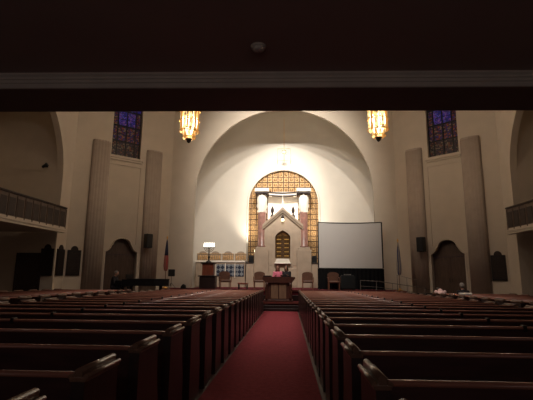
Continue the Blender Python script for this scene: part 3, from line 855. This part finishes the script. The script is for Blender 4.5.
# ------------------------------------------------------------------ grand piano
t = thing('grand_piano', 'closed black grand piano left of the platform', 'piano', (-7.55, 20.45, Z1))
out = [(0, -.72), (1.0, -.72), (1.55, -.70), (2.0, -.55), (2.15, -.30), (2.1, -.05), (1.85, .12), (1.5, .22), (1.2, .42), (.95, .66), (.7, .74), (0, .76)]
MB().prism(out, .68, .98, 'z').build('case', M['piano'], t)
MB().prism([(x*1.012+(-.0 if x > 0 else .25), y*1.012) for x, y in out], .982, 1.012, 'z').build('lid', M['piano'], t)
MB().box(-.32, 0, -.72, .76, .60, .70).box(-.32, 0, -.74, -.66, .70, .92).box(-.32, 0, .70, .78, .70, .92).build('keybed', M['piano'], t)
MB().box(-.29, -.14, -.62, .66, .70, .715).build('keyboard', M['ivory'], t)
MB().box(.05, .08, -.40, .44, 1.012, 1.22).build('music_desk', M['piano'], t)
for x, y in ((-.05, -.6), (-.05, .62), (1.75, -.25)):
    lg = MB().lathe([(.035, .06), (.045, .2), (.07, .55), (.085, .68)], x, y, 12).build('leg', M['piano'], t)
    MB().lathe([(.03, 0), (.035, .03), (.03, .06)], x, y, 10).build('caster', M['gold'], lg)
MB().box(.05, .09, -.12, .16, .12, .62).box(-.0, .2, -.12, .16, .10, .14).build('pedal_lyre', M['piano'], t)
t = thing('piano_bench', 'black piano bench under the seated pianist', 'bench', (-8.28, 20.45, Z1))
MB().box(-.19, .19, -.36, .36, .42, .49, .02).build('seat', M['black'], t)
for x in (-.17, .13):
    for y in (-.33, .29): MB().box(x, x+.04, y, y+.04, 0, .42).build('leg', M['black'], t)

# ------------------------------------------------------------------ people
def remesh_obj(mb, name, m, parent, vox):
    o = mb.build(name + '_tmp', m)
    md = o.modifiers.new('r', 'REMESH'); md.mode = 'VOXEL'; md.voxel_size = vox
    s2 = o.modifiers.new('s', 'SMOOTH'); s2.iterations = 4; s2.factor = .5
    dgp = bpy.context.evaluated_depsgraph_get(); dgp.update()
    me = bpy.data.meshes.new_from_object(o.evaluated_get(dgp)); me.name = name
    for p in me.polygons: p.use_smooth = True
    me.materials.clear(); me.materials.append(m)
    old = o.data; bpy.data.objects.remove(o); bpy.data.meshes.remove(old)
    q = bpy.data.objects.new(name, me); COL.objects.link(q); q.parent = parent
    return q

def person(label, loc, rotz, J, top, bottom, hair, hairlong=False, group=None):
    """J: joints in local coordinates, figure faces -y"""
    t = thing('person', label, 'person', loc, rotz, group)
    V = Vector; g = {k: V(v) for k, v in J.items()}
    hd = g['head']; nk = g['neck']; pel = g['pelvis']; ch_ = g['chest']
    face = V(J.get('face', (0, -1, 0))).normalized()
    up = (hd - nk).normalized(); rt = face.cross(up).normalized()
    b = MB()
    b.capsule(nk - up*.04, hd - up*.04, .055, .055)
    q = Matrix((rt, -face, up)).transposed().to_4x4(); q.translation = hd
    b.ball((0, 0, .01), .098, 16, 12, .82, 1.0, 1.18, M=q)
    b.ball((0, -.045, -.06), .055, 12, 8, .9, .9, .9, M=q)
    b.capsule(q @ V((0, -.095, .012)), q @ V((0, -.118, -.022)), .008, .014)
    for sx in (-1, 1):
        b.ball((sx*.084, .005, -.005), .024, 8, 6, .4, .8, 1.1, M=q)
    b.capsule(q @ V((-.022, -.093, -.062)), q @ V((.022, -.093, -.062)), .008, .008)
    b.capsule(pel, ch_, .135, .15); b.capsule(ch_, nk - up*.03, .14, .07)
    for s in 'LR':
        sh, el, wr = g['sh'+s], g['el'+s], g['wr'+s]
        b.capsule(ch_ + (sh-ch_)*.4, sh, .08, .062); b.capsule(sh, el, .052, .042); b.capsule(el, wr, .042, .028)
        d = (wr-el).normalized(); hp = wr + d*.075
        side = d.cross(V((0, 0, 1)))
        side = side.normalized() if side.length > .1 else V((1, 0, 0))
        nrm = side.cross(d).normalized()
        if nrm.z > 0: nrm = -nrm
        for k in range(4):
            o_ = side*((k-1.5)*.019)
            b.capsule(wr+d*.02+o_*.6, hp+o_, .015, .012)
            L = (.062, .075, .07, .055)[k]
            m1 = hp+o_+d*L*.5+nrm*.008; b.capsule(hp+o_, m1, .0095, .009); b.capsule(m1, m1+d*L*.45+nrm*.024, .009, .0075)
        sg = -1 if s == 'L' else 1
        th = wr+d*.03+side*.03*sg; b.capsule(wr+d*.02, th, .015, .012); b.capsule(th, th+d*.05+side*.02*sg, .011, .009)
        hip, kn, an = g['hip'+s], g['kn'+s], g['an'+s]
        b.capsule(pel, hip, .12, .095); b.capsule(hip, kn, .088, .058); b.capsule(kn, an, .058, .038)
    remesh_obj(b, 'body', M['skin'], t, .0085)
    c = MB()
    c.capsule(pel, ch_, .155, .168); c.capsule(ch_, nk - up*.05, .15, .085)
    for s in 'LR':
        c.capsule(ch_ + (g['sh'+s]-ch_)*.4, g['sh'+s], .09, .075); c.capsule(g['sh'+s], g['el'+s], .068, .056)
        c.capsule(g['el'+s], g['el'+s]+(g['wr'+s]-g['el'+s])*.85, .056, .044)
    remesh_obj(c, 'top', top, t, .016)
    c = MB()
    for s in 'LR':
        c.capsule(pel, g['hip'+s], .145, .115); c.capsule(g['hip'+s], g['kn'+s], .105, .075); c.capsule(g['kn'+s], g['an'+s], .075, .055)
    remesh_obj(c, 'trousers', bottom, t, .016)
    for s in 'LR':
        a = g['an'+s]; fd = V(J.get('toe', (0, -1, 0)))
        sh_ = MB().capsule(a+V((0, 0, -.045)) - fd*.03, a+V((0, 0, -.055))+fd*.15, .045, .035)
        sh_.build('shoe', M['shoe'], t)
    h = MB(); h.ball((0, .022, .028), .108, 16, 12, .86, .96, 1.10, M=q)
    if hairlong:
        h.capsule(q @ V((0, .06, 0)), q @ V((0, .075, -.17)), .085, .06)
        for sx in (-1, 1): h.capsule(q @ V((sx*.07, .01, 0)), q @ V((sx*.08, .02, -.13)), .035, .028)
    # keep the face free
    remesh_obj(h, 'hair', hair, t, .012)
    e = MB()
    for sx in (-1, 1): e.ball((sx*.032, -.088, .01), .011, 8, 6, 1, .6, .7, M=q)
    e.build('eyes', M['shoe'], t)
    return t

def standing(h=1.0, armf=.38):
    J = dict(pelvis=(0, 0, .92), chest=(0, -.01, 1.24), neck=(0, -.02, 1.44), head=(0, -.05, 1.585))
    for s, sx in (('L', -1), ('R', 1)):
        J['sh'+s] = (sx*.17, -.01, 1.37); J['el'+s] = (sx*.22, -.08, 1.12); J['wr'+s] = (sx*.15, -armf+.08, 1.22)
        J['hip'+s] = (sx*.09, 0, .88); J['kn'+s] = (sx*.10, -.02, .48); J['an'+s] = (sx*.10, .02, .09)
    return {k: tuple(c*h for c in v) for k, v in J.items()}
def seated(seat=.46, lean=0.0, headdrop=0.0, hands='lap'):
    J = {}; pz = seat+.13
    def tp(d, y=0.0): return (0, -d*math.sin(lean)+y, pz+d*math.cos(lean))
    J['pelvis'] = (0, 0, pz); J['chest'] = tp(.31); J['neck'] = tp(.51)
    n = Vector(J['neck']); a = lean+headdrop
    J['head'] = tuple(n + Vector((0, -.145*math.sin(a)-.02, .145*math.cos(a))))
    J['face'] = (0, -math.cos(a), -math.sin(a))
    for s, sx in (('L', -1), ('R', 1)):
        shp = tp(.44); J['sh'+s] = (sx*.17, shp[1], shp[2])
        if hands == 'keys':
            J['el'+s] = (sx*.22, shp[1]-.10, shp[2]-.27); J['wr'+s] = (sx*.18, shp[1]-.34, shp[2]-.27)
        else:
            J['el'+s] = (sx*.22, shp[1]-.06, shp[2]-.27); J['wr'+s] = (sx*.10, shp[1]-.24 if lean < .5 else -.42, max(shp[2]-.36, seat+.12))
        J['hip'+s] = (sx*.09, -.02, seat+.10); J['kn'+s] = (sx*.11, -.44, seat+.07); J['an'+s] = (sx*.11, -.46, .09)
    return J
# two people behind the pulpit, facing the pews
person('person with auburn hair in a pink top, standing behind the pulpit', (-.17, 20.90, Z1), R(8), standing(.99, .36), M['pinkcloth'], M['greycloth'], M['hairred'], True)
person('person with dark hair in dark clothes, standing behind the pulpit', (.27, 20.90, Z1), R(-15), standing(1.0, .36), M['darkcloth'], M['darkcloth'], M['hairdark'], True)
person('person in dark clothes seated at the black grand piano', (-8.25, 20.45, Z1), R(90), seated(.48, .12, .1, 'keys'), M['darkcloth'], M['darkcloth'], M['hairgrey'])
person('person in a pale pink top bent forward in a right side pew', (6.55, rows[18]+.24, zf(rows[18])), R(180), seated(.50, .62, .9), M['palepink'], M['greycloth'], M['hairdark'])
person('person with grey hair in dark clothes seated in a right side pew', (7.03, rows[17]+.26, zf(rows[17])), R(180), seated(.46, .1, .15), M['darkcloth'], M['darkcloth'], M['hairgrey'])
yr = rows[17]
dp = [(-.062, .70), (-.048, .70), (-.052, .965), (-.02, .985), (.04, .985), (.065, .93), (.068, .80), (.082, .80), (.080, .94), (.048, 1.005), (-.028, 1.003), (-.066, .975)]
t = MB().prism(dp, -.22, .22, 'x').build('draped_cloth', M['paper'], loc=(6.98, yr, zf(yr)+.002))
tag(t, 'white cloth draped over the pew back behind the grey haired person', 'cloth')

# ------------------------------------------------------------------ lights
def spot(loc, aim, energy, ang, blend=.6, col=(1, .86, .68), size=.12, name='ceiling_spot'):
    ld = bpy.data.lights.new(name, 'SPOT'); ld.energy = energy; ld.color = col; ld.spot_size = R(ang); ld.spot_blend = blend; ld.shadow_soft_size = size
    o = bpy.data.objects.new(name, ld); COL.objects.link(o); o.location = loc
    o.rotation_euler = (Vector(aim)-Vector(loc)).to_track_quat('-Z', 'Y').to_euler()
    return o
for x in (-2.6, 0.1, 2.8):
    spot((x, 15.6, 13.8), (.05+x*.1, 26, 5.4), 2400, 64, 1.0, (1, .92, .82), .10)
spot((.1, 15.6, 13.8), (.05, 26, 6.8), 7000, 30, 1.0, (1, .93, .84), .10)
for x in (-1.85, 1.93):
    spot((x, 25.12, Z2+1.95), (x*1.16, 25.8, 7.0), 520, 84, 1.0, (1, .90, .74), .15, 'floodlight_beam')
nl = bpy.data.lights.new('niche_fill', 'AREA'); nl.shape = 'RECTANGLE'; nl.size = 1.2; nl.size_y = .12; nl.energy = 55; nl.color = (1, .90, .76)  # unseen light added behind the gable to whiten the slab and capitals
no = bpy.data.objects.new('niche_fill', nl); COL.objects.link(no); no.location = (.02, 25.72, Z2+3.9); no.rotation_euler = (R(180), 0, 0)
for x in (-3.5, 3.5):
    spot((x, 13.5, 13.6), (x*.6, 16, .5), 1700, 80, 1.0, (1, .84, .76), .9)
for x in (-4.5, 4.5):
    ld = bpy.data.lights.new('nave_fill', 'POINT'); ld.energy = 110; ld.color = (1, .85, .72); ld.shadow_soft_size = .5  # unseen fill lights added to lift the transept and diagonal walls
    lo = bpy.data.objects.new('nave_fill', ld); COL.objects.link(lo); lo.location = (x, 9, 12.6)
ad = bpy.data.lights.new('rear_fill', 'AREA'); ad.shape = 'RECTANGLE'; ad.size = 8; ad.size_y = .8; ad.energy = 19; ad.color = (1, .90, .86)  # unseen light added behind the camera to lift soffit and moulding
ao = bpy.data.objects.new('rear_fill', ad); COL.objects.link(ao); ao.location = (0, -3.0, 2.4); ao.rotation_euler = (R(122), 0, 0)

w = bpy.data.worlds.new('World'); SC.world = w; w.use_nodes = True
w.node_tree.nodes['Background'].inputs[0].default_value = (.02, .03, .09, 1)
w.node_tree.nodes['Background'].inputs[1].default_value = .3

# ------------------------------------------------------------------ camera
cd = bpy.data.cameras.new('Camera'); cam = bpy.data.objects.new('Camera', cd); COL.objects.link(cam); SC.camera = cam
cd.sensor_fit = 'HORIZONTAL'; cd.sensor_width = 36; cd.lens = 415/533*36; cd.clip_start = .05; cd.clip_end = 200
pitch, yaw, roll = .17834, .05320, R(.5)
fw = Vector((-math.sin(yaw)*math.cos(pitch), math.cos(yaw)*math.cos(pitch), math.sin(pitch)))
r0 = Vector((math.cos(yaw), math.sin(yaw), 0)); u0 = r0.cross(fw)
r_ = r0*math.cos(roll) + u0*math.sin(roll); u_ = -r0*math.sin(roll) + u0*math.cos(roll)
m4 = Matrix((r_, u_, -fw)).transposed().to_4x4(); m4.translation = Vector((.36, 0, 1.5))
cam.matrix_world = m4

vs = SC.view_settings
SC.display_settings.display_device = 'sRGB'
vs.view_transform = 'Standard'; vs.look = 'None'; vs.exposure = 0.0; vs.gamma = 1.0; vs.use_curve_mapping = False
